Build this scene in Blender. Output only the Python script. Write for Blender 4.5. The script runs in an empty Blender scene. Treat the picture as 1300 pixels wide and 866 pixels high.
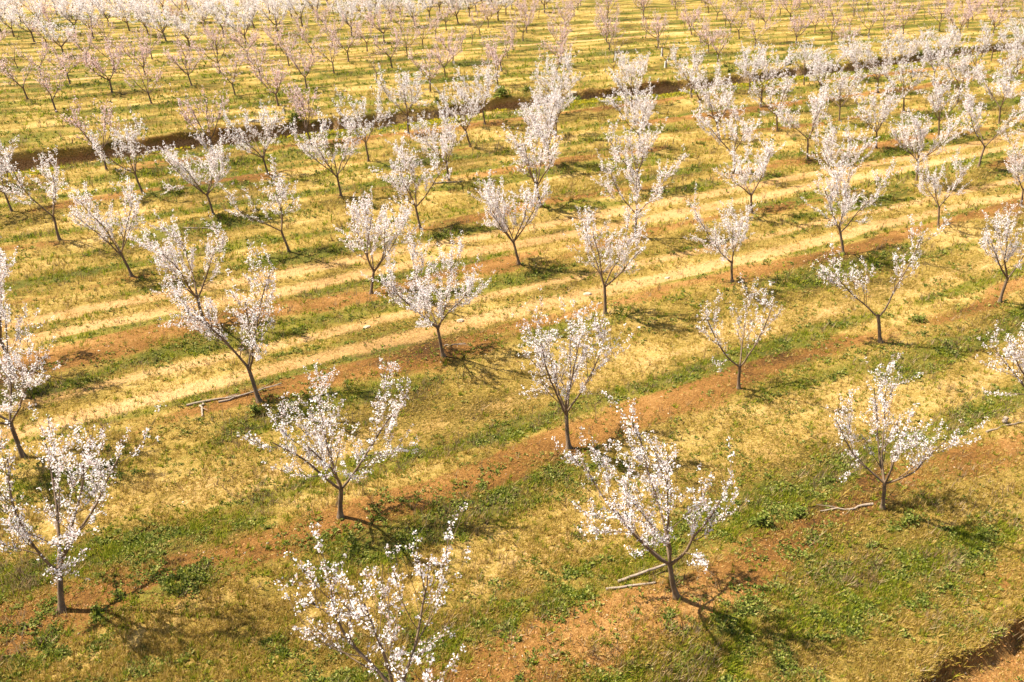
import bpy, math, random
import numpy as np
from mathutils import Matrix, Vector, Euler

# World frame: X runs along the tree rows, Y across them, Z up. Metres.
CAM_H = 11.545
HEAD = math.radians(-30.27)
PITCH = math.radians(26.0)
SUN_AZ = math.radians(138.0)      # direction towards the sun, from +X
SUN_EL = math.radians(53.0)
RIGHT = np.array([math.cos(HEAD), math.sin(HEAD)])
FWD = np.array([-math.sin(HEAD), math.cos(HEAD)])

scene = bpy.context.scene
COL = scene.collection

# ------------------------------------------------------------------ helpers
def hash2(ix, iy, seed):
    h = (ix.astype(np.int64) * 374761393 + iy.astype(np.int64) * 668265263 + seed * 974711) & 0xFFFFFFFF
    h = ((h ^ (h >> 13)) * 1274126177) & 0xFFFFFFFF
    h = h ^ (h >> 16)
    return (h & 0xFFFFFF) / float(0xFFFFFF)

def vnoise(x, y, seed):
    x = np.asarray(x, float); y = np.asarray(y, float)
    ix = np.floor(x); iy = np.floor(y)
    fx = x - ix; fy = y - iy
    fx = fx * fx * (3 - 2 * fx); fy = fy * fy * (3 - 2 * fy)
    a = hash2(ix, iy, seed); b = hash2(ix + 1, iy, seed)
    c = hash2(ix, iy + 1, seed); d = hash2(ix + 1, iy + 1, seed)
    return (a * (1 - fx) + b * fx) * (1 - fy) + (c * (1 - fx) + d * fx) * fy

def fbm(x, y, seed, octaves=3):
    s = 0; amp = 0.5; tot = 0
    for k in range(octaves):
        s = s + amp * vnoise(x * 2 ** k + 17.3 * k, y * 2 ** k - 9.1 * k, seed + k)
        tot += amp; amp *= 0.5
    return s / tot

def sstep(a, b, x):
    t = np.clip((x - a) / (b - a), 0, 1)
    return t * t * (3 - 2 * t)

def mesh_from(name, verts, faces, mats=(), smooth=False):
    """verts (n,3); faces: (m,k) int array with k = 3 or 4"""
    verts = np.asarray(verts, np.float32); faces = np.asarray(faces, np.int32)
    me = bpy.data.meshes.new(name)
    m, k = faces.shape
    me.vertices.add(len(verts)); me.vertices.foreach_set('co', verts.ravel())
    me.loops.add(m * k); me.loops.foreach_set('vertex_index', faces.ravel())
    me.polygons.add(m)
    me.polygons.foreach_set('loop_start', np.arange(0, m * k, k, dtype=np.int32))
    me.polygons.foreach_set('use_smooth', np.full(m, smooth, dtype=bool))
    me.update(calc_edges=True)
    for mm in mats:
        me.materials.append(mm)
    return me

def link(name, data, parent=None, kind=None):
    o = bpy.data.objects.new(name, data)
    COL.objects.link(o)
    if parent is not None:
        o.parent = parent
    if kind:
        o['kind'] = kind
    return o

def tag(o, label, cat, group=None):
    o['label'] = label; o['category'] = cat
    if group:
        o['group'] = group
    return o

# ---------------------------------------------------------------- materials
def new_mat(name):
    m = bpy.data.materials.new(name); m.use_nodes = True
    nt = m.node_tree
    for n in list(nt.nodes):
        nt.nodes.remove(n)
    out = nt.nodes.new('ShaderNodeOutputMaterial')
    return m, nt, out

def ramp(nt, stops, interp='LINEAR'):
    r = nt.nodes.new('ShaderNodeValToRGB')
    r.color_ramp.interpolation = interp
    els = r.color_ramp.elements
    while len(els) < len(stops):
        els.new(0.5)
    for e, (p, c) in zip(els, stops):
        e.position = p; e.color = (c[0], c[1], c[2], 1)
    return r

def noise(nt, vec, scale, detail=4, rough=0.6):
    n = nt.nodes.new('ShaderNodeTexNoise')
    n.inputs['Scale'].default_value = scale
    n.inputs['Detail'].default_value = detail
    n.inputs['Roughness'].default_value = rough
    if vec is not None:
        nt.links.new(vec, n.inputs['Vector'])
    return n

def leaf_mat(name, stops, transl=0.35, rough=0.7):
    """two-sided thin surface coloured per petal / blade, letting some light through"""
    m, nt, out = new_mat(name)
    g = nt.nodes.new('ShaderNodeNewGeometry')
    r = ramp(nt, stops)
    nt.links.new(g.outputs['Random Per Island'], r.inputs['Fac'])
    d = nt.nodes.new('ShaderNodeBsdfDiffuse')
    t = nt.nodes.new('ShaderNodeBsdfTranslucent')
    mx = nt.nodes.new('ShaderNodeMixShader'); mx.inputs[0].default_value = transl
    nt.links.new(r.outputs[0], d.inputs['Color']); nt.links.new(r.outputs[0], t.inputs['Color'])
    nt.links.new(d.outputs[0], mx.inputs[1]); nt.links.new(t.outputs[0], mx.inputs[2])
    nt.links.new(mx.outputs[0], out.inputs[0])
    return m

def solid_mat(name, c1, c2, scale=6, rough=0.85, bump=0.3, stretch=None):
    m, nt, out = new_mat(name)
    tc = nt.nodes.new('ShaderNodeTexCoord')
    vec = tc.outputs['Object']
    if stretch:
        mp = nt.nodes.new('ShaderNodeMapping'); mp.inputs['Scale'].default_value = stretch
        nt.links.new(vec, mp.inputs[0]); vec = mp.outputs[0]
    n = noise(nt, vec, scale, 5, 0.65)
    r = ramp(nt, [(0.3, c1), (0.7, c2)])
    nt.links.new(n.outputs[0], r.inputs[0])
    b = nt.nodes.new('ShaderNodeBsdfPrincipled')
    b.inputs['Roughness'].default_value = rough
    b.inputs['Specular IOR Level'].default_value = 0.25
    nt.links.new(r.outputs[0], b.inputs['Base Color'])
    bp = nt.nodes.new('ShaderNodeBump'); bp.inputs['Strength'].default_value = bump
    bp.inputs['Distance'].default_value = 0.02
    nt.links.new(n.outputs[0], bp.inputs['Height']); nt.links.new(bp.outputs[0], b.inputs['Normal'])
    nt.links.new(b.outputs[0], out.inputs[0])
    return m

BARK = solid_mat('bark', (0.09, 0.06, 0.038), (0.28, 0.19, 0.115), 9, 0.9, 0.8, (1, 1, 0.35))
BARK_FAR = solid_mat('bark_of_pink_trees', (0.10, 0.066, 0.045), (0.24, 0.155, 0.105), 9, 0.9, 0.5, (1, 1, 0.35))
DEADWOOD = solid_mat('cut_wood', (0.20, 0.15, 0.11), (0.42, 0.33, 0.24), 12, 0.9, 0.6)
STONE = solid_mat('limestone', (0.36, 0.27, 0.17), (0.60, 0.49, 0.34), 8, 0.85, 0.5)
GUARD = solid_mat('white_plastic_guard', (0.68, 0.66, 0.6), (0.8, 0.78, 0.72), 5, 0.5, 0.1)
PETAL = leaf_mat('white_petal', [(0, (0.94, 0.91, 0.88)), (0.6, (0.91, 0.86, 0.84)), (0.86, (0.88, 0.76, 0.75)), (0.96, (0.6, 0.38, 0.36)), (1.0, (0.42, 0.42, 0.12))], 0.42)
PETAL_FAR = leaf_mat('white_petal_far', [(0, (0.94, 0.90, 0.87)), (0.75, (0.9, 0.83, 0.81)), (1.0, (0.8, 0.64, 0.62))], 0.42)
PETAL_PINK = leaf_mat('pink_petal', [(0, (0.92, 0.80, 0.77)), (0.45, (0.87, 0.68, 0.65)), (0.8, (0.74, 0.48, 0.44)), (1.0, (0.45, 0.25, 0.2))], 0.42)
DRY = leaf_mat('dry_grass', [(0, (0.70, 0.49, 0.20)), (0.3, (0.54, 0.37, 0.105)), (0.6, (0.38, 0.275, 0.045)), (0.85, (0.29, 0.225, 0.03)), (1.0, (0.22, 0.13, 0.04))], 0.35)
GREEN = leaf_mat('green_grass', [(0, (0.085, 0.12, 0.012)), (0.4, (0.20, 0.24, 0.017)), (0.75, (0.36, 0.37, 0.028)), (1.0, (0.46, 0.40, 0.05))], 0.4)
WEED = leaf_mat('weed_leaf', [(0, (0.055, 0.08, 0.014)), (0.35, (0.12, 0.155, 0.026)), (0.7, (0.23, 0.25, 0.045)), (1.0, (0.38, 0.36, 0.12))], 0.3)
FLOWER = leaf_mat('yellow_flower', [(0, (0.62, 0.44, 0.03)), (0.4, (0.42, 0.36, 0.03)), (1.0, (0.22, 0.24, 0.03))], 0.4)
STALK = leaf_mat('dead_stalk', [(0, (0.16, 0.10, 0.05)), (0.5, (0.30, 0.20, 0.10)), (1.0, (0.50, 0.38, 0.22))], 0.25)
CLOD = leaf_mat('soil_clod', [(0, (0.22, 0.10, 0.03)), (0.6, (0.29, 0.135, 0.045)), (0.93, (0.40, 0.22, 0.09)), (1.0, (0.58, 0.47, 0.33))], 0.0)

# ------------------------------------------------------ the rows of the orchard
ROW_V = [9.05, 14.6, 20.45, 25.75, 31.3, 37.0, 42.5, 47.6,
         59.4, 65.0, 71.0, 76.6, 81.5, 87.3, 93.4, 99.5, 106.0, 111.7, 117.4, 123.0, 128.6, 134.2]
RV = np.array([3.4] + ROW_V[:8] + [53.1] + ROW_V[8:] + [140, 146, 152, 158, 164, 170])

def ditch_line(u):
    return 53.2 + 1.1 * (vnoise(u / 11.0, 0 * u, 5) - 0.5) + 0.5 * (vnoise(u / 3.1, 0 * u, 6) - 0.5)

def bank_line(u):
    return 5.62 + 0.35 * (vnoise(u / 1.3, 0 * u, 8) - 0.5) + 0.18 * (vnoise(u / 0.4, 0 * u, 9) - 0.5)

def height(u, v):
    u = np.asarray(u, float); v = np.asarray(v, float)
    h = 0.22 * (fbm(u / 9, v / 9, 21, 2) - 0.5) + 0.10 * (fbm(u / 1.3, v / 1.3, 31, 3) - 0.5)
    k = np.argmin(np.abs(v[..., None] - RV), -1)
    dv = v - RV[k]
    near = (v < 50)
    h = h + np.where(near, 0.14, 0.10) * np.exp(-(dv / 1.0) ** 2)
    # ditch
    x = v - ditch_line(u)
    dep = 2.0 * (0.15 + 1.3 * fbm(u / 4, 0 * u, 44, 3)) * (1 - 0.7 * np.exp(-((u - 53.5) / 1.2) ** 2))
    wob = 0.7 * (fbm(u / 1.1, v / 0.9, 47, 4) - 0.5)
    prof = sstep(-1.15, -0.35, x + wob) * (1 - sstep(0.2, 0.95, x + wob))
    h = h + 0.5 * prof * (fbm(u / 0.7, v / 0.35, 49, 3) - 0.5)
    h = h - dep * prof + (0.1 + 0.25 * vnoise(u / 1.1, v / 3, 50)) * np.exp(-((x - 1.3) / 0.8) ** 2) - 0.3 * sstep(-4, -1, x) * (1 - sstep(-1, 0.3, x))
    # bank down to the dirt path in front of the first row
    y = bank_line(u) - v
    h = h - 0.40 * sstep(-0.03, 0.28, y + 0.1 * (fbm(u / 0.3, v / 0.3, 61, 2) - 0.5))
    return h

def cover(u, v):
    """how much bare soil, green weeds and pale wheel track there is at a spot"""
    u = np.asarray(u, float); v = np.asarray(v, float)
    k = np.argmin(np.abs(v[..., None] - RV), -1)
    dv = v - RV[k]
    dv = dv + 1.2 * (fbm(u / 5.0, v / 2.5, 71, 4) - 0.5)
    n1 = fbm(u / 7.5, v / 1.6, 81, 4); n2 = fbm(u / 6.0, v / 1.2, 91, 4)
    far = sstep(50, 56, v)
    soil = np.exp(-((dv - 0.3) / 0.95) ** 2) * sstep(0.25, 0.62, n1) * (0.55 + 0.5 * fbm(u / 14, v / 9, 85, 2)) * (0.5 + 0.9 * fbm(u / 0.9, v / 0.5, 87, 3)) * (1 - 0.68 * far)
    front = sstep(26, 18, v)
    soil = soil + 0.46 * front * np.exp(-((dv - 0.35) / 0.6) ** 2) * sstep(0.25, 0.6, fbm(u / 2.4, v / 0.9, 89, 3))
    soil = soil + 0.35 * sstep(0.62, 0.8, fbm(u / 5, v / 2.2, 101, 3)) * (1 - 0.6 * far)
    g_back = np.exp(-((dv - 1.55) / 0.55) ** 2) * sstep(0.3, 0.58, n2)
    g_front = np.exp(-((dv + 1.2) / 0.85) ** 2) * sstep(0.32, 0.6, fbm(u / 6.5, v / 1.3, 111, 4))
    green = 0.85 * g_back + 0.75 * g_front + 0.5 * sstep(0.6, 0.8, fbm(u / 7.0, v / 1.2, 121, 4))
    green = green + far * 0.3 * sstep(0.42, 0.66, fbm(u / 6.0, v / 0.9, 151, 3))
    green = green + 0.5 * front * np.exp(-((dv - 1.7) / 0.4) ** 2) * sstep(0.3, 0.55, fbm(u / 2.0, v / 0.8, 155, 3))
    green = green * (1 - 0.45 * front * np.exp(-((np.abs(dv) - 2.6) / 0.8) ** 2))
    # green strip along the ditch
    x = v - ditch_line(u)
    green = green + 0.8 * np.exp(-((x + 2.7) / 0.8) ** 2)
    track = np.zeros_like(u)
    wob = 0.35 * (fbm(u / 7, 0 * u, 131, 2) - 0.5)
    for tv, w, a in ((22.15, 0.5, 1.0), (23.75, 0.36, 0.75), (27.9, 0.46, 1.0), (29.4, 0.42, 0.95),
                     (17.3, 0.9, 0.35), (11.9, 0.9, 0.3), (34.6, 0.4, 0.3), (39.9, 0.5, 0.3),
                     (79.0, 0.6, 0.75), (80.4, 0.5, 0.45), (84.0, 0.9, 0.35), (85.4, 0.7, 0.35), (74.0, 0.7, 0.25), (62.5, .8, .2),
                     (90.5, 0.9, 0.4), (103, 1.2, 0.3), (148, 4.5, 1.0), (158, 5.0, 0.8)):
        track = np.maximum(track, a * np.exp(-((v + wob - tv) / w) ** 2) * (0.72 + 0.45 * fbm(u / 4.0, v / 0.8, int(tv * 10), 2)))
    soil = soil * (1 - 0.8 * track); green = green * (1 - 0.85 * track)
    xx = x + 0.7 * (fbm(u / 1.1, v / 0.9, 47, 4) - 0.5)
    d = sstep(-1.0, -0.6, xx) * (1 - sstep(0.6, 0.8, xx))
    soil = np.maximum(soil, 1.0 * d); green = green * (1 - d)
    y = bank_line(u) - v
    p = sstep(-0.02, 0.12, y)
    soil = np.maximum(soil, p); green = green * (1 - p); track = track * (1 - p)
    return np.clip(soil, 0, 1), np.clip(green, 0, 1), np.clip(track, 0, 1), np.clip(d, 0, 1)

# ------------------------------------------------------------------- ground
def build_ground():
    def lines(parts):
        out = []
        for a, b, s in parts:
            out.append(np.arange(a, b, s))
        return np.concatenate(out)
    us = lines([(-1500, -200, 100), (-200, -60, 8), (-60, -8, 1.2), (-8, 62, 0.22), (62, 112, 0.34), (112, 200, 1.2), (200, 400, 12), (400, 1700, 100)])
    vs = lines([(-600, -40, 60), (-40, 0, 2.5), (0, 4.8, 0.4), (4.8, 6.4, 0.05), (6.4, 30, 0.18), (30, 51.2, 0.24), (51.2, 55.2, 0.075), (55.2, 120, 0.42), (120, 180, 1.2), (180, 400, 12), (400, 1700, 100)])
    U, V = np.meshgrid(us, vs)
    Z = height(U, V)
    fade = sstep(200, 150, np.hypot(U - 40, V - 60)); Z = Z * fade
    co = np.stack([U, V, Z], -1).reshape(-1, 3)
    nx, ny = len(us), len(vs)
    i = (np.arange(ny - 1)[:, None] * nx + np.arange(nx - 1)[None, :]).ravel()
    faces = np.stack([i, i + 1, i + 1 + nx, i + nx], 1)
    m, nt, out = new_mat('orchard_ground')
    L = nt.links.new
    tc = nt.nodes.new('ShaderNodeTexCoord'); vec = tc.outputs['Object']
    mp = nt.nodes.new('ShaderNodeMapping'); mp.inputs['Scale'].default_value = (0.5, 1.0, 1.0); L(vec, mp.inputs[0])
    svec = mp.outputs[0]
    at = nt.nodes.new('ShaderNodeAttribute'); at.attribute_name = 'cover'
    sep = nt.nodes.new('ShaderNodeSeparateColor'); L(at.outputs['Color'], sep.inputs[0])
    grain = noise(nt, vec, 14, 6, 0.75)
    patch = noise(nt, svec, 1.6, 6, 0.7)
    broad = noise(nt, svec, 0.35, 3, 0.5)
    def math_(op, a, b=None, clamp=False):
        n = nt.nodes.new('ShaderNodeMath'); n.operation = op; n.use_clamp = clamp
        for k, x in ((0, a), (1, b)):
            if x is None: continue
            if isinstance(x, (int, float)): n.inputs[k].default_value = x
            else: L(x, n.inputs[k])
        return n.outputs[0]
    def mix(f, a, b):
        n = nt.nodes.new('ShaderNodeMix'); n.data_type = 'RGBA'
        if isinstance(f, float): n.inputs[0].default_value = f
        else: L(f, n.inputs[0])
        for k, x in ((6, a), (7, b)):
            if isinstance(x, tuple): n.inputs[k].default_value = (*x, 1)
            else: L(x, n.inputs[k])
        return n.outputs[2]
    def blur_mask(ch, width=0.09):
        # break the soft mask up with the grain of the ground
        t = math_('ADD', ch, math_('MULTIPLY', math_('SUBTRACT', patch.outputs[0], 0.5), 0.9))
        t = math_('ADD', t, math_('MULTIPLY', math_('SUBTRACT', grain.outputs[0], 0.5), 1.3))
        n = nt.nodes.new('ShaderNodeMapRange'); n.interpolation_type = 'SMOOTHSTEP'
        n.inputs[1].default_value = 0.42 - width; n.inputs[2].default_value = 0.42 + width
        L(t, n.inputs[0]); return n.outputs[0]
    g1 = ramp(nt, [(0.38, (0.045, 0.029, 0.008)), (0.44, (0.17, 0.117, 0.020)), (0.51, (0.33, 0.218, 0.048)), (0.6, (0.53, 0.35, 0.12))])
    fine = noise(nt, vec, 38, 4, 0.8)
    gm = math_('ADD', math_('MULTIPLY', grain.outputs[0], 0.45), math_('MULTIPLY', patch.outputs[0], 0.25))
    gm = math_('ADD', gm, math_('MULTIPLY', fine.outputs[0], 0.3))
    gm = math_('ADD', gm, math_('MULTIPLY', math_('SUBTRACT', broad.outputs[0], 0.5), 0.5))
    L(gm, g1.inputs[0])
    soilc = ramp(nt, [(0.38, (0.05, 0.024, 0.008)), (0.45, (0.165, 0.076, 0.018)), (0.53, (0.26, 0.122, 0.030)), (0.63, (0.42, 0.225, 0.075))])
    L(gm, soilc.inputs[0])
    greenc = ramp(nt, [(0.36, (0.04, 0.04, 0.008)), (0.46, (0.11, 0.105, 0.015)), (0.56, (0.20, 0.165, 0.026)), (0.66, (0.32, 0.24, 0.05))])
    L(gm, greenc.inputs[0])
    trackc = ramp(nt, [(0.37, (0.25, 0.14, 0.05)), (0.47, (0.45, 0.262, 0.094)), (0.61, (0.58, 0.365, 0.155))])
    L(gm, trackc.inputs[0])
    c = mix(blur_mask(sep.outputs[0]), g1.outputs[0], soilc.outputs[0])
    c = mix(blur_mask(sep.outputs[2], 0.22), c, trackc.outputs[0])
    c = mix(blur_mask(sep.outputs[1]), c, greenc.outputs[0])
    bsdf = nt.nodes.new('ShaderNodeBsdfPrincipled'); bsdf.inputs['Roughness'].default_value = 0.95
    bsdf.inputs['Specular IOR Level'].default_value = 0.1
    # the ditch cuts into earth with its own mottled browns
    dk = ramp(nt, [(0.4, (0.09, 0.052, 0.024)), (0.5, (0.34, 0.215, 0.10)), (0.6, (0.48, 0.33, 0.16))]); L(grain.outputs[0], dk.inputs[0])
    c = mix(at.outputs['Alpha'], c, dk.outputs[0])
    L(c, bsdf.inputs['Base Color'])
    hsum = math_('ADD', math_('MULTIPLY', grain.outputs[0], 0.6), math_('MULTIPLY', patch.outputs[0], 1.2))
    bp = nt.nodes.new('ShaderNodeBump'); bp.inputs['Strength'].default_value = 0.9; bp.inputs['Distance'].default_value = 0.13
    L(hsum, bp.inputs['Height']); L(bp.outputs[0], bsdf.inputs['Normal'])
    L(bsdf.outputs[0], out.inputs[0])
    me = mesh_from('ground', co, faces, [m], smooth=True)
    a = me.color_attributes.new('cover', 'FLOAT_COLOR', 'POINT')
    s, g, t, d = cover(U, V)
    a.data.foreach_set('color', np.stack([s, g, t, d], -1).astype(np.float32).ravel())
    return link('ground', me, kind='structure')

# ------------------------------------------------------------ ground cover
RNG = np.random.default_rng(7)

def scatter(n, t0, t1, half=0.70):
    """spots in the wedge of land the orchard is seen over, thinning out with distance"""
    q = RNG.random(n)
    t = 1.0 / (1.0 / t0 + q * (1.0 / t1 - 1.0 / t0))
    s = (RNG.random(n) * 2 - 1) * half * (t + 3)
    u = t * FWD[0] + s * RIGHT[0]; v = t * FWD[1] + s * RIGHT[1]
    return u, v, t

def blades(u, v, size, nb, width, spread, lift):
    """tufts of nb pointed blades each"""
    n = len(u)
    z = height(u, v)
    U = np.repeat(u, nb); V = np.repeat(v, nb); Z = np.repeat(z, nb); S = np.repeat(size, nb)
    m = n * nb
    az = RNG.random(m) * 2 * np.pi
    tilt = RNG.random(m) * spread
    ln = S * (0.55 + 0.7 * RNG.random(m))
    bx = U + np.cos(az) * S * 0.22 * RNG.random(m); by = V + np.sin(az) * S * 0.22 * RNG.random(m)
    dx = np.cos(az) * np.sin(tilt); dy = np.sin(az) * np.sin(tilt); dz = np.cos(tilt) * lift
    wx = -np.sin(az + 0.8) * S * width; wy = np.cos(az + 0.8) * S * width
    a = np.stack([bx - wx, by - wy, Z - 0.01], 1); b = np.stack([bx + wx, by + wy, Z - 0.01], 1)
    c = np.stack([bx + dx * ln, by + dy * ln, Z + dz * ln], 1)
    co = np.stack([a, b, c], 1).reshape(-1, 3)
    return co, np.arange(3 * m).reshape(-1, 3)

def leaves(u, v, size, nl, zoff=None):
    """leafy weeds: nl broad leaves around a centre, each two triangles folded along the rib"""
    n = len(u); z = height(u, v) + (0 if zoff is None else zoff)
    U = np.repeat(u, nl); V = np.repeat(v, nl); Z = np.repeat(z, nl); S = np.repeat(size, nl)
    m = n * nl
    az = RNG.random(m) * 2 * np.pi; el = 0.15 + RNG.random(m) * 1.1
    ln = S * (0.5 + 0.7 * RNG.random(m)); w = ln * 0.3
    off = S * 0.35 * RNG.random(m)
    bx = U + np.cos(az) * off; by = V + np.sin(az) * off; bz = Z + S * 0.25 * RNG.random(m)
    d = np.stack([np.cos(az) * np.cos(el), np.sin(az) * np.cos(el), np.sin(el)], 1)
    s = np.stack([-np.sin(az), np.cos(az), 0 * az], 1)
    base = np.stack([bx, by, bz], 1)
    mid = base + d * (ln * 0.55)[:, None]; mid[:, 2] += ln * 0.06
    tip = base + d * ln[:, None]; tip[:, 2] -= ln * 0.18
    co = np.stack([base, mid + s * w[:, None], tip, mid - s * w[:, None]], 1).reshape(-1, 3)
    return co, np.arange(4 * m).reshape(-1, 4)

def clods(u, v, size):
    n = len(u); z = height(u, v)
    o = np.array([[1, 0, 0], [0, 1, 0], [-1, 0, 0], [0, -1, 0], [0, 0, 1], [0, 0, -1]], float)
    f = np.array([[0, 1, 4], [1, 2, 4], [2, 3, 4], [3, 0, 4], [1, 0, 5], [2, 1, 5], [3, 2, 5], [0, 3, 5]])
    a = RNG.random(n) * 6.28
    p = o[None] * (size[:, None, None] * (0.6 + 0.8 * RNG.random((n, 6, 1)))) * np.array([1.1, 0.9, 0.6])
    x = p[..., 0] * np.cos(a)[:, None] - p[..., 1] * np.sin(a)[:, None]
    y = p[..., 0] * np.sin(a)[:, None] + p[..., 1] * np.cos(a)[:, None]
    co = np.stack([x + u[:, None], y + v[:, None], p[..., 2] + (z + size * 0.25)[:, None]], -1).reshape(-1, 3)
    fa = (f[None] + 6 * np.arange(n)[:, None, None]).reshape(-1, 3)
    return co, fa

def build_cover():
    def lod(t): return np.clip(t / 20.0, 1, 3.2)
    # dry grass
    u, v, t = scatter(360000, 9, 140)
    s, g, k, d = cover(u, v)
    p = (1 - 0.9 * s) * (1 - 0.5 * g) * (1 - 0.35 * k) * (1 - d) + 0.5 * d * sstep(0.5, 0.62, fbm(u / 1.6, v / 0.7, 203, 2))
    p = p * sstep(0.3, 0.58, fbm(u / 0.35, v / 0.28, 201, 3))
    p = p * np.where(v > 55, 0.72, 1.0)
    keep = RNG.random(len(u)) < p
    u, v, t, k = u[keep], v[keep], t[keep], k[keep]
    # dry tufts hanging over and growing in the ditch
    eu = RNG.random(16000) * 108 - 6; ev = ditch_line(eu) + RNG.normal(0.55, 0.45, 16000)
    ek = RNG.random(16000) < sstep(0.42, 0.62, fbm(eu / 2.2, ev / 1.5, 205, 2)) * 0.9 + 0.08
    eu, ev = eu[ek], ev[ek]
    u = np.concatenate([u, eu]); v = np.concatenate([v, ev]); t = np.concatenate([t, 0 * eu + 32]); k = np.concatenate([k, 0 * eu])
    co, fa = blades(u, v, (0.05 + 0.075 * RNG.random(len(u))) * lod(t) * (1 - 0.35 * k), 5, 0.075, 1.3, 0.9)
    o = link('dry_grass', mesh_from('dry_grass', co, fa, [DRY]), kind='stuff')
    tag(o, 'dry straw coloured grass covering the lanes between the tree rows', 'grass')
    # coarser tussocks with shadows of their own
    u, v, t = scatter(26000, 9, 48)
    s, g, k, d = cover(u, v)
    keep = RNG.random(len(u)) < (0.12 + 0.5 * sstep(0.45, 0.65, fbm(u / 1.3, v / 0.8, 207, 3))) * (1 - 0.8 * s) * (1 - 0.85 * k) * (1 - d) * np.where(v < 5.6, 0, 1)
    u, v, t, g = u[keep], v[keep], t[keep], g[keep]
    sz = (0.09 + 0.09 * RNG.random(len(u))) * np.clip(t / 22, 1, 1.8)
    gr = RNG.random(len(u)) < 0.35 + 0.5 * g
    co, fa = blades(u[~gr], v[~gr], sz[~gr], 16, 0.05, 1.15, 1.0)
    tag(link('dry_tussocks', mesh_from('dry_tussocks', co, fa, [DRY]), kind='stuff'), 'straw coloured tussocks of taller dry grass between the rows', 'grass')
    co, fa = blades(u[gr], v[gr], sz[gr], 16, 0.055, 1.15, 1.0)
    tag(link('green_tussocks', mesh_from('green_tussocks', co, fa, [GREEN]), kind='stuff'), 'bright green tussocks of taller grass along the rows', 'grass')
    # green grass
    u, v, t = scatter(240000, 9, 130)
    s, g, k, d = cover(u, v)
    x = v - ditch_line(u)
    p = np.clip(g * 0.95 + 0.16 * (1 - s) * sstep(0.45, 0.7, fbm(u / 2.2, v / 1.4, 213, 2)), 0, 1) * (1 - 0.75 * k) * (1 - d) * (1 - 0.6 * s)
    p = p * sstep(0.4, 0.6, fbm(u / 0.38, v / 0.3, 211, 3))
    keep = RNG.random(len(u)) < p
    u, v, t = u[keep], v[keep], t[keep]
    co, fa = blades(u, v, (0.06 + 0.08 * RNG.random(len(u))) * lod(t), 6, 0.085, 1.2, 1.0)
    o = link('green_grass', mesh_from('green_grass', co, fa, [GREEN]), kind='stuff')
    tag(o, 'fresh green grass growing in strips along the tree rows', 'grass')
    # low leafy weeds, in clumps
    u, v, t = scatter(520000, 9, 120)
    s, g, k, d = cover(u, v)
    cl = sstep(0.42, 0.66, fbm(u / 0.42, v / 0.33, 221, 3))
    p = (0.75 * g + 0.14 * sstep(0.4, 0.65, fbm(u / 2.5, v / 1.6, 223, 2))) * cl * (1 - 0.85 * k) * (1 - d) * np.where(v < 5.6, 0.1, 1)
    keep = RNG.random(len(u)) < p
    u, v, t, cl = u[keep], v[keep], t[keep], cl[keep]
    co, fa = leaves(u, v, (0.028 + 0.045 * RNG.random(len(u)) ** 1.5) * lod(t) * (0.7 + 0.5 * cl), 6)
    o = link('low_weeds', mesh_from('low_weeds', co, fa, [WEED]), kind='stuff')
    tag(o, 'low dark green leafy weeds patching the soil under the trees', 'weeds')
    # dead stalks standing above the grass
    u, v, t = scatter(60000, 9, 90)
    s, g, k, d = cover(u, v)
    p = (0.25 + 0.9 * g) * (1 - 0.8 * k) * (1 - d) * (1 - 0.7 * s) * sstep(0.45, 0.65, fbm(u / 1.6, v / 0.9, 241, 3))
    keep = RNG.random(len(u)) < p
    u, v, t = u[keep], v[keep], t[keep]
    co, fa = blades(u, v, (0.12 + 0.14 * RNG.random(len(u))) * np.clip(t / 22, 1, 2.2), 5, 0.035, 0.9, 1.0)
    o = link('dead_stalks', mesh_from('dead_stalks', co, fa, [STALK]), kind='stuff')
    tag(o, 'brown dead weed stalks standing thinly above the grass', 'stalks')
    # yellow flowers by the ditch
    n = 26000
    u = RNG.random(n) * 105 - 5; v = ditch_line(u) - 1.3 - np.abs(RNG.normal(0, 1.1, n))
    keep = RNG.random(n) < sstep(0.42, 0.7, fbm(u / 4, v / 1.2, 231, 2)) * 0.4
    u, v = u[keep], v[keep]
    co, fa = leaves(u, v, 0.13 + 0.1 * RNG.random(len(u)), 4, 0.08)
    o = link('yellow_flowers', mesh_from('yellow_flowers', co, fa, [FLOWER]), kind='stuff')
    tag(o, 'yellow wild flowers in a strip along the near edge of the ditch', 'flowers')
    # clods and small stones on bare soil
    u, v, t = scatter(60000, 9, 60)
    s, g, k, d = cover(u, v)
    keep = RNG.random(len(u)) < (0.06 + 0.85 * s) * (1 - 0.5 * g)
    u, v, t = u[keep], v[keep], t[keep]
    co, fa = clods(u, v, (0.008 + 0.022 * RNG.random(len(u)) ** 2.5) * np.clip(t / 18, 1, 2))
    o = link('soil_clods', mesh_from('soil_clods', co, fa, [CLOD]), kind='stuff')
    tag(o, 'reddish soil clods and small stones strewn on the bare earth', 'clods')

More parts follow.
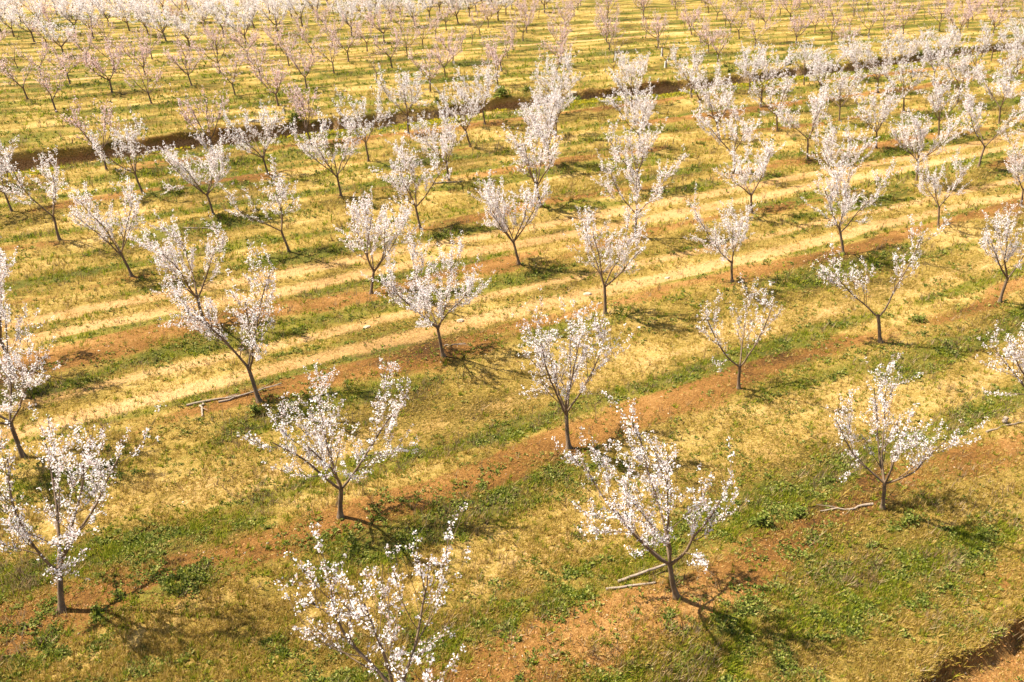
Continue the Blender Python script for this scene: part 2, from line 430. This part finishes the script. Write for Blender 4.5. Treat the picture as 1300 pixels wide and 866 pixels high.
# -------------------------------------------------------------------- trees
class Tubes:
    def __init__(self): self.v = []; self.f = []; self.n = 0
    def tube(self, pts, rad, sides):
        pts = np.asarray(pts); rad = np.asarray(rad)
        t = np.gradient(pts, axis=0)
        t /= np.linalg.norm(t, axis=1)[:, None] + 1e-9
        ref = np.array([0.31, 0.95, 0.02]) if abs(t[0, 1]) < 0.8 else np.array([0.95, 0.1, 0.3])
        a = np.cross(t, ref); a /= np.linalg.norm(a, axis=1)[:, None] + 1e-9
        b = np.cross(t, a)
        th = np.arange(sides) * 2 * np.pi / sides
        ring = pts[:, None] + rad[:, None, None] * (np.cos(th)[None, :, None] * a[:, None] + np.sin(th)[None, :, None] * b[:, None])
        k = len(pts)
        self.v.append(ring.reshape(-1, 3))
        i = np.arange(k - 1)[:, None] * sides; j = np.arange(sides)[None, :]; j2 = (j + 1) % sides
        q = np.stack([i + j, i + j2, i + sides + j2, i + sides + j], -1).reshape(-1, 4) + self.n
        self.f.append(q); self.n += k * sides
    def mesh(self, name, mat):
        return mesh_from(name, np.concatenate(self.v), np.concatenate(self.f), [mat], smooth=True)

def grow(rng, p, d, length, nseg, up, wob):
    pts = [np.array(p, float)]; d = np.array(d, float)
    step = length / nseg
    for _ in range(nseg):
        d = d + np.array([0, 0, up]) / nseg + rng.normal(0, wob, 3)
        d /= np.linalg.norm(d)
        pts.append(pts[-1] + d * step)
    return np.array(pts)

def perp(rng, d, ang, az=None):
    """a direction at angle ang from d"""
    r = np.array([0, 0, 1.0]) if abs(d[2]) < 0.9 else np.array([1.0, 0, 0])
    a = np.cross(d, r); a /= np.linalg.norm(a); b = np.cross(d, a)
    az = rng.random() * 2 * np.pi if az is None else az
    return d * math.cos(ang) + (a * math.cos(az) + b * math.sin(az)) * math.sin(ang)

def at_frac(pts, t):
    x = t * (len(pts) - 1); i = min(int(x), len(pts) - 2); f = x - i
    d = pts[i + 1] - pts[i]
    return pts[i] * (1 - f) + pts[i + 1] * f, d / np.linalg.norm(d)

def make_tree(seed, limbs=4, fork=0.95, spread=0.85, bloom=0.8, laterals=6, shoots=5, petal=0.034,
              per=8, step=0.05, clump=0.042, mat=PETAL, bark=BARK, split=True, rtrunk=0.05, whip=1.1, bow=0.1, want=None):
    """returns (trunk mesh, limb meshes, blossom mesh), about 3.7 m tall; of several seedlings the
    one whose crown is best balanced and nearest the wanted width / height is kept"""
    best = None
    for k in range(5 if want else 1):
        rng = np.random.default_rng(seed + 1000 * k)
        trunk, tubes, twigs = skeleton(rng, limbs, fork, spread, bloom, laterals, shoots, split, rtrunk, whip, bow)
        P = np.concatenate([t[0] for t in twigs])
        w = 0.5 * np.sum(np.percentile(P[:, :2], 96, 0) - np.percentile(P[:, :2], 4, 0)) / np.percentile(P[:, 2], 99)
        bad = np.hypot(P[:, 0].mean(), P[:, 1].mean()) * 2.0
        if want: bad += 4 * max(0, want[0] - w) + 4 * max(0, w - want[1])
        if best is None or bad < best[0]: best = (bad, trunk, tubes, twigs, rng)
    _, trunk, tubes, twigs, rng = best
    return dress(rng, trunk, tubes, twigs, petal, per, step, clump, mat, bark, split)

def skeleton(rng, limbs, fork, spread, bloom, laterals, shoots, split, rtrunk, whip, bow):
    trunk = Tubes()
    tp = grow(rng, (0, 0, -0.06), (rng.normal(0, 0.05), rng.normal(0, 0.05), 1), fork + 0.06, 7, 0.0, bow * 0.35)
    rr = np.linspace(rtrunk, rtrunk * 0.84, len(tp)); rr[0] *= 2.0; rr[1] *= 1.25; rr[-1] *= 1.1
    trunk.tube(tp, rr, 9)
    tubes = [Tubes() for _ in range(limbs)] if split else [trunk] * limbs
    twigs = []      # (points, bloom factor)
    az0 = rng.random() * 6.28
    for i in range(limbs):
        T = tubes[i]
        az = az0 + i * 2 * math.pi / limbs + rng.normal(0, 0.3)
        el = min(rng.uniform(0.7, 1.06) / max(spread, 0.4), 1.32)
        if limbs >= 4 and i == limbs - 1 and rng.random() < 0.7: el = 1.25
        d0 = np.array([math.cos(az) * math.cos(el), math.sin(az) * math.cos(el), math.sin(el)])
        p0, _ = at_frac(tp, rng.uniform(0.86, 0.97))
        L = rng.uniform(1.75, 2.45) * (1.0 if el > 0.7 else 0.92)
        lp = grow(rng, p0, d0, L, 10, 0.62, 0.08)
        r0 = rtrunk * rng.uniform(0.48, 0.62)
        lr = np.linspace(r0, 0.011, len(lp)); T.tube(lp, lr, 7)
        twigs.append((lp[7:], bloom * 0.8))
        secs = []
        nl = laterals + rng.integers(-1, 2)
        for j in range(nl):
            t = 0.16 + 0.78 * (j + rng.random() * 0.9) / nl
            p, d = at_frac(lp, t)
            a = rng.uniform(0.5, 0.95)
            dd = perp(rng, d, a)
            if dd[2] < -0.15: dd[2] *= -0.6; dd /= np.linalg.norm(dd)
            l2 = rng.uniform(0.55, 1.15) * (1.15 - 0.45 * t)
            low = t < 0.5 and rng.random() < 0.4
            sp = grow(rng, p, dd, l2, 6, (-0.15 if low else rng.uniform(0.7, 1.5)), 0.08)
            ra = max(0.006, r0 * (1 - t) * 0.55)
            T.tube(sp, np.linspace(ra, 0.0045, len(sp)), 5)
            secs.append(sp); twigs.append((sp[2:], bloom * rng.uniform(0.5, 1.15)))
        secs.append(lp)
        for sp in secs:
            ns = shoots + rng.integers(-2, 2)
            main = sp is lp
            for j in range(ns + (2 if main else 0)):
                t = rng.uniform(0.3, 0.98)
                p, d = at_frac(sp, t)
                dd = perp(rng, d, rng.uniform(0.35, 0.9))
                l3 = (rng.uniform(0.14, 0.5) if rng.random() < 0.72 else rng.uniform(0.45, 0.85)) * whip
                if dd[2] < -0.2: l3 *= 0.6
                wp = grow(rng, p, dd, l3, 4, rng.uniform(0.3, 1.3), 0.06)
                T.tube(wp, np.linspace(0.0055, 0.0022, len(wp)), 3)
                twigs.append((wp, bloom * rng.uniform(0.35, 1.3)))
    return trunk, tubes, twigs

def dress(rng, trunk, tubes, twigs, petal, per, step, clump, mat, bark, split):
    # blossoms: small bunches of petals sleeved along the twigs
    cen = []
    for pts, b in twigs:
        seg = np.linalg.norm(np.diff(pts, axis=0), axis=1).sum()
        n = int(seg / step)
        if n < 1: continue
        gap = rng.random() * 10
        for q in np.linspace(0.02, 1, n):
            dens = b * (0.75 + 0.8 * math.sin(gap + q * seg * 7.0) ** 2)
            if rng.random() < dens:
                p, d = at_frac(pts, min(q, 0.999))
                cen.append(p + perp(rng, d, math.pi / 2) * clump * rng.uniform(0.3, 0.9))
    cen = np.array(cen)
    n = len(cen) * per
    c = np.repeat(cen, per, 0) + rng.normal(0, clump * 0.55, (n, 3))
    a = rng.normal(0, 1, (n, 3)); a /= np.linalg.norm(a, axis=1)[:, None]
    b = np.cross(a, rng.normal(0, 1, (n, 3))); b /= np.linalg.norm(b, axis=1)[:, None]
    s = petal * 0.5 * rng.uniform(0.65, 1.25, (n, 1))
    w = s * rng.uniform(0.6, 1.0, (n, 1))
    co = np.stack([c - a * s, c + b * w, c + a * s, c - b * w], 1).reshape(-1, 3)
    crown = mesh_from('crown', co, np.arange(4 * n).reshape(-1, 4), [mat])
    top = max(float(np.percentile(co[:, 2], 99.7)), 2.5)
    tm = trunk.mesh('trunk', bark)
    lm = [t.mesh('limb', bark) for t in tubes] if split else []
    return tm, lm, crown, top

def tilt_matrix(loc, lean_deg, rz, sc, fwd_deg=0.0):
    """lean is towards the left of the picture, seen along the rows' slant"""
    ax = Vector((FWD[0], FWD[1], 0))
    m = Matrix.Translation(loc) @ Matrix.Rotation(math.radians(-lean_deg), 4, ax)
    m = m @ Matrix.Rotation(math.radians(fwd_deg), 4, Vector((RIGHT[0], RIGHT[1], 0)))
    return m @ Matrix.Rotation(rz, 4, 'Z') @ Matrix.Scale(sc, 4)

def add_tree(name, meshes, u, v, h, lean, rz, label, group, fwd=0.0):
    tm, lm, crown, top = meshes
    z = float(height(np.array([u]), np.array([v]))[0])
    o = link(name, None); o.empty_display_size = 0.3
    o.matrix_world = tilt_matrix((u, v, z), lean, rz, h / top, fwd)
    tag(o, label, 'tree', group)
    link('trunk', tm, o)
    for l in lm: link('limb', l, o)
    link('crown', crown, o)
    return o

ORD = ['first', 'second', 'third', 'fourth', 'fifth', 'sixth', 'seventh', 'eighth', 'ninth', 'tenth',
       'eleventh', 'twelfth', 'thirteenth', 'fourteenth', 'fifteenth', 'sixteenth', 'seventeenth', 'eighteenth', 'nineteenth', 'twentieth',
       'twenty-first', 'twenty-second', 'twenty-third', 'twenty-fourth', 'twenty-fifth', 'twenty-sixth', 'twenty-seventh', 'twenty-eighth']

def in_view(u, v, z, mx=0.0, my=0.0):
    p = np.array([u, v]); y = p @ FWD; x = p @ RIGHT; zz = z - CAM_H
    zc = y * math.cos(PITCH) - zz * math.sin(PITCH); yc = y * math.sin(PITCH) + zz * math.cos(PITCH)
    if zc < 0.5: return False
    return abs(1100 * x / zc) < 650 + mx and abs(1100 * yc / zc) < 433 + my

# trees this side of the ditch: (u, v, height, lean to the left in degrees, limbs, spread, bloom, look)
NEAR = {
 0: [(3.3, 8.8, 3.85, 3, 4, 1.5, .36, 'fruit tree with long sparse blossom whips, trunk cut off by the bottom edge'),
     (8.9, 9.17, 3.85, 13, 5, .95, .62, 'broad white fruit tree standing on bare orange soil beside two cut logs'),
     (14.58, 9.12, 3.35, 6, 5, 1.0, .55, 'white front row fruit tree with a crooked fallen branch lying at its foot'),
     (20.3, 9.3, 3.6, 10, 4, 1.0, .55, 'white fruit tree half cut off by the right edge, near the cut stump')],
 1: [(-1.03, 14.68, 4.2, -5, 4, .85, .55, 'tall white fruit tree on brown soil at the lower left corner'),
     (4.36, 14.68, 3.6, -2, 4, 1.12, .6, 'white fruit tree with a forked trunk, second from left in the second row'),
     (10.02, 14.46, 3.75, 4, 5, .82, .5, 'thin-crowned white fruit tree just right of the picture centre'),
     (15.63, 14.62, 3.3, 8, 3, .95, .46, 'sparse slender fruit tree with three open limbs, fourth in the second row'),
     (21.27, 14.55, 3.9, 10, 2, 1.02, .6, 'two-limbed V shaped white fruit tree with a green weed clump nearby'),
     (27.23, 14.62, 3.6, 5, 4, .9, .55, 'white fruit tree near the right edge, last in the second row')],
 2: [(-1.3, 20.7, 3.9, 10, 4, .9, .6, 'left-leaning fruit tree at the left edge, first in the third row'),
     (4.23, 20.44, 4.0, 11, 4, .9, .62, 'left-leaning white fruit tree beside the heap of pruned branches'),
     (9.56, 20.32, 3.6, 9, 5, 1.15, .92, 'full white rounded fruit tree, third from left in the third row'),
     (15.39, 20.43, 3.6, -2, 4, .95, .68, 'upright white fruit tree behind the centre tree, fourth in the third row'),
     (20.91, 20.5, 3.4, 15, 4, .95, .8, 'left-leaning white fruit tree, fifth from left in the third row'),
     (26.53, 20.47, 3.6, 9, 4, 1.05, .78, 'white fruit tree with wide arms by the wheel track, sixth in third row'),
     (32.35, 20.62, 3.4, 8, 3, .95, .8, 'white fruit tree just past the wheel track, seventh in the third row'),
     (38.0, 20.6, 3.4, 8, 4, 1.0, .8, 'white fruit tree at the right edge, last in the third row')],
}
def near_row(i, us, v0, **kw):
    NEAR[i] = [(u, v0, None, None, None, None, None, None) for u in us]
near_row(3, [-1.25, 4.15, 9.71, 15.21, 20.91, 27.2, 32.5, 37.69, 42.79, 48.4], 25.8)
near_row(4, [-3.0, 2.65, 8.23, 13.92, 19.6, 25.3, 30.9, 36.3, 41.7, 47.0, 53.0, 58.6], 31.3)
near_row(5, [1.11, 6.92, 12.59, 18.14, 23.9, 29.6, 35.6, 40.0, 45.8, 51.4, 57.0, 62.8, 68.4], 37.1)
near_row(6, [-0.52, 5.01, 10.7, 16.3, 22.2, 27.8, 33.4, 38.8, 44.1, 49.9, 55.6, 61.9, 67.0, 72.6, 78.2], 42.5)
near_row(7, [-1.5, 4.0, 9.4, 14.7, 20.6, 25.8, 31.4, 37.0, 42.5, 48.0, 53.5, 59.0, 64.8, 70.6, 76.5, 82.0, 87.8], 47.5)
WANT = [[(.72,.85), (.58,.68), (.56,.66), (.5,.6)],
        [(.5,.6), (.6,.7), (.6,.7), (.56,.66), (.55,.66), (.5,.62)],
        [(.64,.74), (.52,.62), (.66,.76), (.56,.66), (.58,.68), (.6,.7), (.58,.68), (.58,.68)]]
NEAR_ROWNAME = ['front row', 'second row', 'third row', 'fourth row, by the wheel tracks', 'fifth row, behind the wheel tracks',
                'sixth row, third before the ditch', 'seventh row, second before the ditch', 'eighth row, just before the ditch']
LEAN4 = {3: [9, 9, -8, 13, 4, 10, 8, 7, 6, 6], 4: [8, 11, 14, 7, 6, 9, 8, 8, 6, 7, 8, 7], 5: [7, 10, 5, 8, 9, 7, 9, 10, 6, 8, 7, 7, 6]}

def build_trees():
    r = random.Random(11)
    grp = 'white blossoming fruit trees before the ditch'
    protos = [make_tree(300 + k, limbs=3 + (k * 7) % 4, spread=0.92 + 0.08 * (k % 4), bloom=0.40 + 0.07 * (k % 5), laterals=6, shoots=6,
                        petal=0.046, per=7, step=0.055, clump=0.05, split=False, want=(0.6, 0.76)) for k in range(16)]
    pinkn = [make_tree(400 + k, limbs=4, spread=1.0, bloom=0.42, laterals=6, shoots=5, petal=0.06, per=4, step=0.06, clump=0.045,
                       mat=PETAL_PINK, bark=BARK_FAR, split=False) for k in range(3)]
    for i in range(8):
        row = [q for q in NEAR[i] if in_view(q[0], q[1], 2.2, 75, 70)]
        for j, q in enumerate(row):
            u, v, h, lean, limbs, spread, bloom, look = q
            if i < 3:
                ms = make_tree(100 + 17 * i + 5 * j, limbs=limbs, want=WANT[i][NEAR[i].index(q)], spread=spread, bloom=bloom * 0.85, laterals=7, shoots=6, fork=r.uniform(0.8, 1.0))
                add_tree('fruit_tree', ms, u, v, h, lean, r.random() * 6.28, look, grp, r.uniform(-3, 3))
                continue
            h = r.uniform(3.45, 4.05); lean = LEAN4.get(i, [None] * 30)[NEAR[i].index(q)] if i in LEAN4 else r.gauss(7, 4)
            pink = i == 7 and u < 17
            uu, vv = u + r.uniform(-.15, .15), v + r.uniform(-.2, .2)
            if i == 3:
                ms = make_tree(500 + j, limbs=3 + (j * 5) % 4, spread=1.02, bloom=0.66, laterals=6, shoots=6, petal=0.04, per=7, want=(0.58, 0.74), fork=r.uniform(0.8, 1.0))
            else:
                ms = r.choice(pinkn) if pink else protos[r.randrange(16)]
            pos = ORD[j] + ' from the left' if j < len(row) - 1 else 'the last one at right'
            lab = ('pinkish half-open' if pink else 'white-blossomed') + ' fruit tree, %s, %s' % (NEAR_ROWNAME[i], pos)
            add_tree('fruit_tree', ms, uu, vv, h, lean, r.random() * 6.28, lab, grp, r.uniform(-3, 3))
    # beyond the ditch
    pink = [make_tree(600 + k, limbs=3 + k % 3, fork=0.85, spread=1.18, bloom=0.46 + 0.06 * (k % 3), laterals=6, shoots=5, petal=0.068, per=4, step=0.08,
                      clump=0.06, want=(0.62, 0.82), mat=PETAL_PINK, bark=BARK_FAR, split=False, rtrunk=0.062) for k in range(9)]
    thin = [make_tree(650 + k, limbs=3, fork=1.0, spread=1.0, bloom=0.3, laterals=4, shoots=4, petal=0.06, per=2, step=0.09,
                      clump=0.035, mat=PETAL_PINK, bark=BARK_FAR, split=False, rtrunk=0.055) for k in range(3)]
    white = [make_tree(700 + k, limbs=5, fork=0.8, spread=1.25, bloom=0.5, laterals=7, shoots=6, petal=0.07, per=5, step=0.08,
                       clump=0.08, want=(0.65, 0.85), mat=PETAL_FAR, bark=BARK_FAR, split=False, rtrunk=0.075) for k in range(6)]
    PH = [5.1, 3.5, 1.8, 5.4, 3.6, 2.1, 0.9, 0.0, 4.9, 3.4, 2.0, 0.7, 5.0, 3.6]
    gaps = {(0, 1), (0, 6)}
    for k, v in enumerate(ROW_V[8:]):
        us = [PH[k] + 5.62 * n for n in range(-2, 26)]
        us = [u for u in us if in_view(u, v, 0.0, 12, -1)]
        j = 0
        for u in us:
            if v > 55 and v < 60.5 and (abs(u - 10.7) < 2 or u < 6 or abs(u - 67) < 1): continue
            if r.random() < 0.03: continue
            wh = (v > 97 and u < 74 or (v > 92 and u < 40)) and r.random() < (0.6 if v < 101 else 0.93)
            sparse = (not wh) and r.random() < (0.12 if u < 60 else 0.3)
            sap = k in (0, 1) and 43 < u < 55
            uu = u + r.uniform(-.25, .25); vv = v + r.uniform(-.3, .3)
            if wh: ms, h, look = r.choice(white), r.uniform(3.5, 4.2), 'white-blossomed'
            elif sparse or sap: ms, h, look = r.choice(thin), r.uniform(2.0, 2.6), 'thin nearly bare pinkish'
            else: ms, h, look = r.choice(pink), r.uniform(3.0, 3.7), 'pale pink'
            lab = '%s fruit tree, %s row beyond the ditch, %s from the left' % (look, ORD[k], ORD[j])
            add_tree('fruit_tree', ms, uu, vv, h, r.gauss(5, 3), r.random() * 6.28, lab,
                     'white trees at the far end of the orchard' if wh else 'pinkish fruit trees beyond the ditch', r.uniform(-3, 3))
            j += 1

# ----------------------------------------------------- small things on the ground
def rough_branch(seed, pts, r0, r1, twigs=3):
    rng = np.random.default_rng(seed); T = Tubes()
    pts = np.array(pts, float)
    t = np.linspace(0, 1, 9)
    seg = np.linspace(0, 1, len(pts))
    P = np.stack([np.interp(t, seg, pts[:, c]) for c in range(3)], 1)
    P[1:-1] += rng.normal(0, 0.025 if twigs else 0.006, (7, 3)) * np.array([1, 1, 0.4])
    T.tube(P, np.linspace(r0, r1, 9) * rng.uniform(0.9, 1.1, 9), 7)
    # closed ends
    for e, rr in ((0, r0), (-1, r1)):
        d = P[e] - P[1 if e == 0 else -2]; d /= np.linalg.norm(d)
        T.tube(np.array([P[e], P[e] + d * 0.004]), np.array([rr, 0.0008]), 7)
    for _ in range(twigs):
        p, d = at_frac(P, rng.uniform(0.3, 0.9))
        dd = perp(rng, d, rng.uniform(0.4, 0.8)); dd[2] = abs(dd[2]) * 0.5
        w = grow(rng, p, dd, rng.uniform(0.2, 0.5), 4, -0.1, 0.08)
        T.tube(w, np.linspace(r1 * 0.7, 0.003, 5), 4)
    return T.mesh('branch', DEADWOOD)

def gz(u, v): return float(height(np.array([u]), np.array([v]))[0])

def place_branch(seed, a, b, r0, r1, label, twigs=3, lift=0.0, cat='branch', name='pruned_branch', mid=(0, 0)):
    o = link(name, None)
    o.location = (a[0], a[1], gz(*a))
    P = []
    for t in (0, 0.5, 1):
        u = a[0] + (b[0] - a[0]) * t + (mid[0] if t == .5 else 0); v = a[1] + (b[1] - a[1]) * t + (mid[1] if t == .5 else 0)
        P.append((u - a[0], v - a[1], gz(u, v) - o.location[2] + r0 * 0.8 + lift * t))
    me = rough_branch(seed, P, r0, r1, twigs)
    COL.objects.unlink(o); bpy.data.objects.remove(o)
    o = link(name, me); o.location = (a[0], a[1], gz(*a))
    return tag(o, label, cat, 'pruned wood lying on the ground')

def lump(seed, sx, sy, sz, sub=2):
    import bmesh
    rng = np.random.default_rng(seed)
    bm = bmesh.new(); bmesh.ops.create_icosphere(bm, subdivisions=sub, radius=1)
    off = rng.random(3) * 50
    for v in bm.verts:
        n = float(vnoise(np.array([v.co.x * 1.4 + off[0]]), np.array([v.co.y * 1.4 + v.co.z * 1.9 + off[1]]), seed)[0])
        k = 0.72 + 0.5 * n
        v.co.x *= k * sx; v.co.y *= k * sy; v.co.z *= k * sz
    me = bpy.data.meshes.new('stone'); bm.to_mesh(me); bm.free()
    me.materials.append(STONE)
    return me

def plant(name, u, v, size, n, label, cat, mat=WEED, tall=0.5, group=None):
    """a leafy clump: many broad leaves on short stems"""
    rng = np.random.default_rng(int(u * 100 + v))
    root = link(name, None); root.location = (u, v, gz(u, v))
    T = Tubes(); co = []
    for i in range(n):
        az = rng.random() * 6.28; el = rng.uniform(0.35, 1.45)
        L = size * rng.uniform(0.6, 1.1)
        d = np.array([math.cos(az) * math.cos(el), math.sin(az) * math.cos(el), math.sin(el) * tall * 2])
        st = grow(rng, (0, 0, -0.02), d / np.linalg.norm(d), L, 4, -0.3, 0.08)
        T.tube(st, np.linspace(0.006, 0.003, 5), 3)
        for q in range(9):
            p, dd = at_frac(st, rng.uniform(0.3, 1.0) * 0.999)
            a = perp(rng, dd, rng.uniform(0.5, 1.3)); s = np.cross(a, (0, 0, 1.0)); s /= np.linalg.norm(s) + 1e-6
            l = size * rng.uniform(0.16, 0.32); w = l * 0.33
            co += [p, p + a * l * 0.5 + s * w, p + a * l - np.array([0, 0, l * .15]), p + a * l * 0.5 - s * w]
    link('stems', T.mesh('stems', mat), root)
    link('leaves', mesh_from('leaves', np.array(co), np.arange(len(co)).reshape(-1, 4), [mat]), root)
    return tag(root, label, cat, group)

def sapling(u, v, h, guard, label, seed):
    rng = np.random.default_rng(seed)
    root = link('young_sapling', None); root.location = (u, v, gz(u, v))
    T = Tubes(); tp = grow(rng, (0, 0, -0.03), (0.03, 0, 1), h, 8, 0, 0.04)
    T.tube(tp, np.linspace(0.028, 0.006, 9), 6)
    for k in range(5):
        p, d = at_frac(tp, rng.uniform(0.55, 0.95)); w = grow(rng, p, perp(rng, d, 0.6), h * 0.25, 4, 0.4, 0.06)
        T.tube(w, np.linspace(0.008, 0.003, 5), 4)
    link('trunk', T.mesh('trunk', BARK_FAR), root)
    G = Tubes()
    G.tube(np.array([[0, 0, 0], [0, 0, guard * 0.5], [0, 0, guard]]), np.array([0.085, 0.075, 0.08]), 12)
    G.tube(np.array([[0, 0, guard], [0, 0, guard - 0.01]]), np.array([0.08, 0.035]), 12)
    link('trunk_guard', G.mesh('trunk_guard', GUARD), root)
    return tag(root, label, 'sapling', 'young saplings in white guards')

def build_small():
    place_branch(1, (2.55, 21.3), (4.1, 21.0), 0.035, 0.018, 'longest pruned branch of the heap, lying left of the leaning tree', 3)
    place_branch(2, (2.95, 21.15), (2.75, 20.35), 0.03, 0.02, 'short pruned branch crossing under the heap towards the front', 1, 0.02)
    place_branch(3, (3.3, 20.95), (5.0, 21.0), 0.03, 0.014, 'thin pruned branch reaching from the heap to the leaning tree', 3, 0.08)
    place_branch(4, (7.95, 10.08), (8.85, 9.72), 0.027, 0.022, 'straight cut log lying flat on orange soil by the front tree', 0, name='cut_log', cat='log')
    place_branch(5, (8.28, 10.15), (9.3, 9.95), 0.03, 0.024, 'cut log slanting up against the trunk of the front tree', 0, 0.12, name='cut_log', cat='log')
    place_branch(6, (14.5, 9.3), (13.35, 9.75), 0.035, 0.012, 'crooked fallen branch pointing left from a front row trunk', 3, 0, mid=(0.1, -0.12))
    place_branch(7, (19.5, 9.95), (20.9, 9.75), 0.03, 0.014, 'twiggy pruned branch beside the stump at the right edge', 4, 0)
    place_branch(8, (20.25, 9.98), (20.33, 9.98), 0.07, 0.06, 'short cut stump lying at the right edge', 0, 0.1, name='cut_stump', cat='stump')
    place_branch(9, (5.5, 36.25), (6.5, 35.75), 0.035, 0.02, 'pale pruned branch lying before the sixth row of trees', 2)
    place_branch(10, (17.2, 36.85), (18.6, 36.5), 0.045, 0.02, 'pruned branch lying right of a sixth row trunk', 3)
    place_branch(11, (9.9, 20.95), (10.5, 20.75), 0.02, 0.012, 'small forked twig lying right of the full rounded tree trunk', 2)
    for k, (u, v, s, lab) in enumerate([(11.22, 22.5, .15, 'flat pale stone in the near wheel track, second from left'),
                                        (15.99, 22.3, .15, 'flat pale stone in the wheel track behind the centre tree'),
                                        (19.28, 22.05, .11, 'small pale stone at the right end of the wheel track stones'),
                                        (8.49, 23.6, .13, 'pale stone between the two near wheel tracks, leftmost of four')]):
        o = link('pale_stone', lump(40 + k, s, s * 0.75, s * 0.35)); o.location = (u, v, gz(u, v) + s * 0.1)
        tag(o, lab, 'stone', 'pale stones in the wheel tracks')
    for k, (u, v, s, lab) in enumerate([(14.6, 54.4, .5, 'large cream boulder on the far edge of the ditch'),
                                        (36.6, 53.9, .38, 'small cream rock in the ditch beside the dark bush'),
                                        (13.3, 54.35, .42, 'smaller rock just left of the large cream boulder at the ditch'),]):
        o = link('boulder', lump(60 + k, s, s * 0.6, s * 0.45)); o.location = (u, v, gz(u, v) + s * 0.12)
        tag(o, lab, 'rock', 'rocks along the ditch')
    W = [(23.72, 15.1, .32, 26, 'bright green weed clump right of the V shaped tree'),
         (21.2, 16.4, .22, 16, 'small green weed clump left of the V shaped tree'),
         (22.9, 14.3, .2, 14, 'low green weed tuft below the V shaped tree'),
         (14.75, 8.55, .26, 24, 'green leafy weed below the trunk with the fallen branch'),
         (11.95, 10.0, .3, 30, 'dark green weed mound left of the fallen branch'),
         (12.9, 9.9, .26, 24, 'green weed mound between the dark mound and the fallen branch'),
         (10.3, 26.8, .36, 30, 'dark bushy weed beside a fourth row trunk'),
         (4.0, 20.0, .28, 24, 'grey-green weed clump in front of the pruned branch heap')]
    for u, v, s, n, lab in W:
        plant('weed_clump', u, v, s, n, lab, 'weed', group='larger weed clumps')
    B = [(31.0, 54.6, .75, 40, 'green bush on the ditch edge left of centre'), (36.3, 53.4, .8, 46, 'dark bush growing out of the ditch wall'),
         (34.0, 56.0, .6, 34, 'low green bush just beyond the ditch, near centre'), (32.3, 57.0, .55, 30, 'low green bush behind the ditch edge bush'),
         (15.9, 53.9, .7, 36, 'dark shrub in the ditch beside the cream boulder'), (60.3, 55.5, .8, 36, 'green bush beyond the ditch, right of centre'),
         (56.5, 55.3, .6, 30, 'small bush beyond the ditch left of the right-hand green bush'), (53.2, 55.2, .6, 30, 'yellow-green bush beyond the ditch gap'),
         (26.2, 55.0, .5, 26, 'low bush on the ditch edge behind the pinkish trees'), (65.0, 55.0, .6, 26, 'small bush at the ditch behind the right cluster')]
    for u, v, s, n, lab in B:
        plant('bush', u, v, s, n, lab, 'bush', mat=WEED, tall=0.6, group='bushes along the ditch')
    sapling(54.0, 65.1, 2.2, 0.7, 'tall bare sapling in a white guard, beyond the ditch', 5)
    sapling(49.9, 59.6, 0.6, 0.55, 'cut-back sapling stub in a white guard near the ditch', 6)
    sapling(49.1, 65.6, 1.7, 0.6, 'bare sapling in a white guard left of the tall one', 7)

# ---------------------------------------------------------- camera and light
def build_light():
    w = bpy.data.worlds.new('World'); scene.world = w; w.use_nodes = True
    nt = w.node_tree
    bg = nt.nodes['Background']
    sky = nt.nodes.new('ShaderNodeTexSky'); sky.sky_type = 'NISHITA'; sky.sun_disc = False
    sky.sun_elevation = SUN_EL; sky.sun_rotation = math.pi / 2 - SUN_AZ
    sky.air_density = 1.0; sky.dust_density = 1.5
    nt.links.new(sky.outputs[0], bg.inputs[0]); bg.inputs[1].default_value = 0.065
    sd = bpy.data.lights.new('sun', 'SUN'); sd.energy = 5.0; sd.angle = math.radians(0.53); sd.color = (1.0, 0.93, 0.80)
    so = bpy.data.objects.new('sun', sd); COL.objects.link(so)
    d = Vector((math.cos(SUN_AZ) * math.cos(SUN_EL), math.sin(SUN_AZ) * math.cos(SUN_EL), math.sin(SUN_EL)))
    so.rotation_euler = d.to_track_quat('Z', 'Y').to_euler(); so.location = (0, 0, 60)
    c = bpy.data.cameras.new('camera'); c.sensor_width = 36; c.lens = 36 * 1100 / 1300
    c.clip_end = 5000; c.clip_start = 0.1
    co = bpy.data.objects.new('camera', c); COL.objects.link(co)
    co.location = (0, 0, CAM_H); co.rotation_euler = (math.pi / 2 - PITCH, 0, HEAD)
    scene.camera = co
    scene.view_settings.view_transform = 'Standard'; scene.view_settings.look = 'None'
    scene.view_settings.gamma = 1; scene.view_settings.use_curve_mapping = False
    scene.view_settings.exposure = 1.32
    scene.cycles.max_bounces = 6

build_ground()
build_cover()
build_trees()
build_small()
build_light()
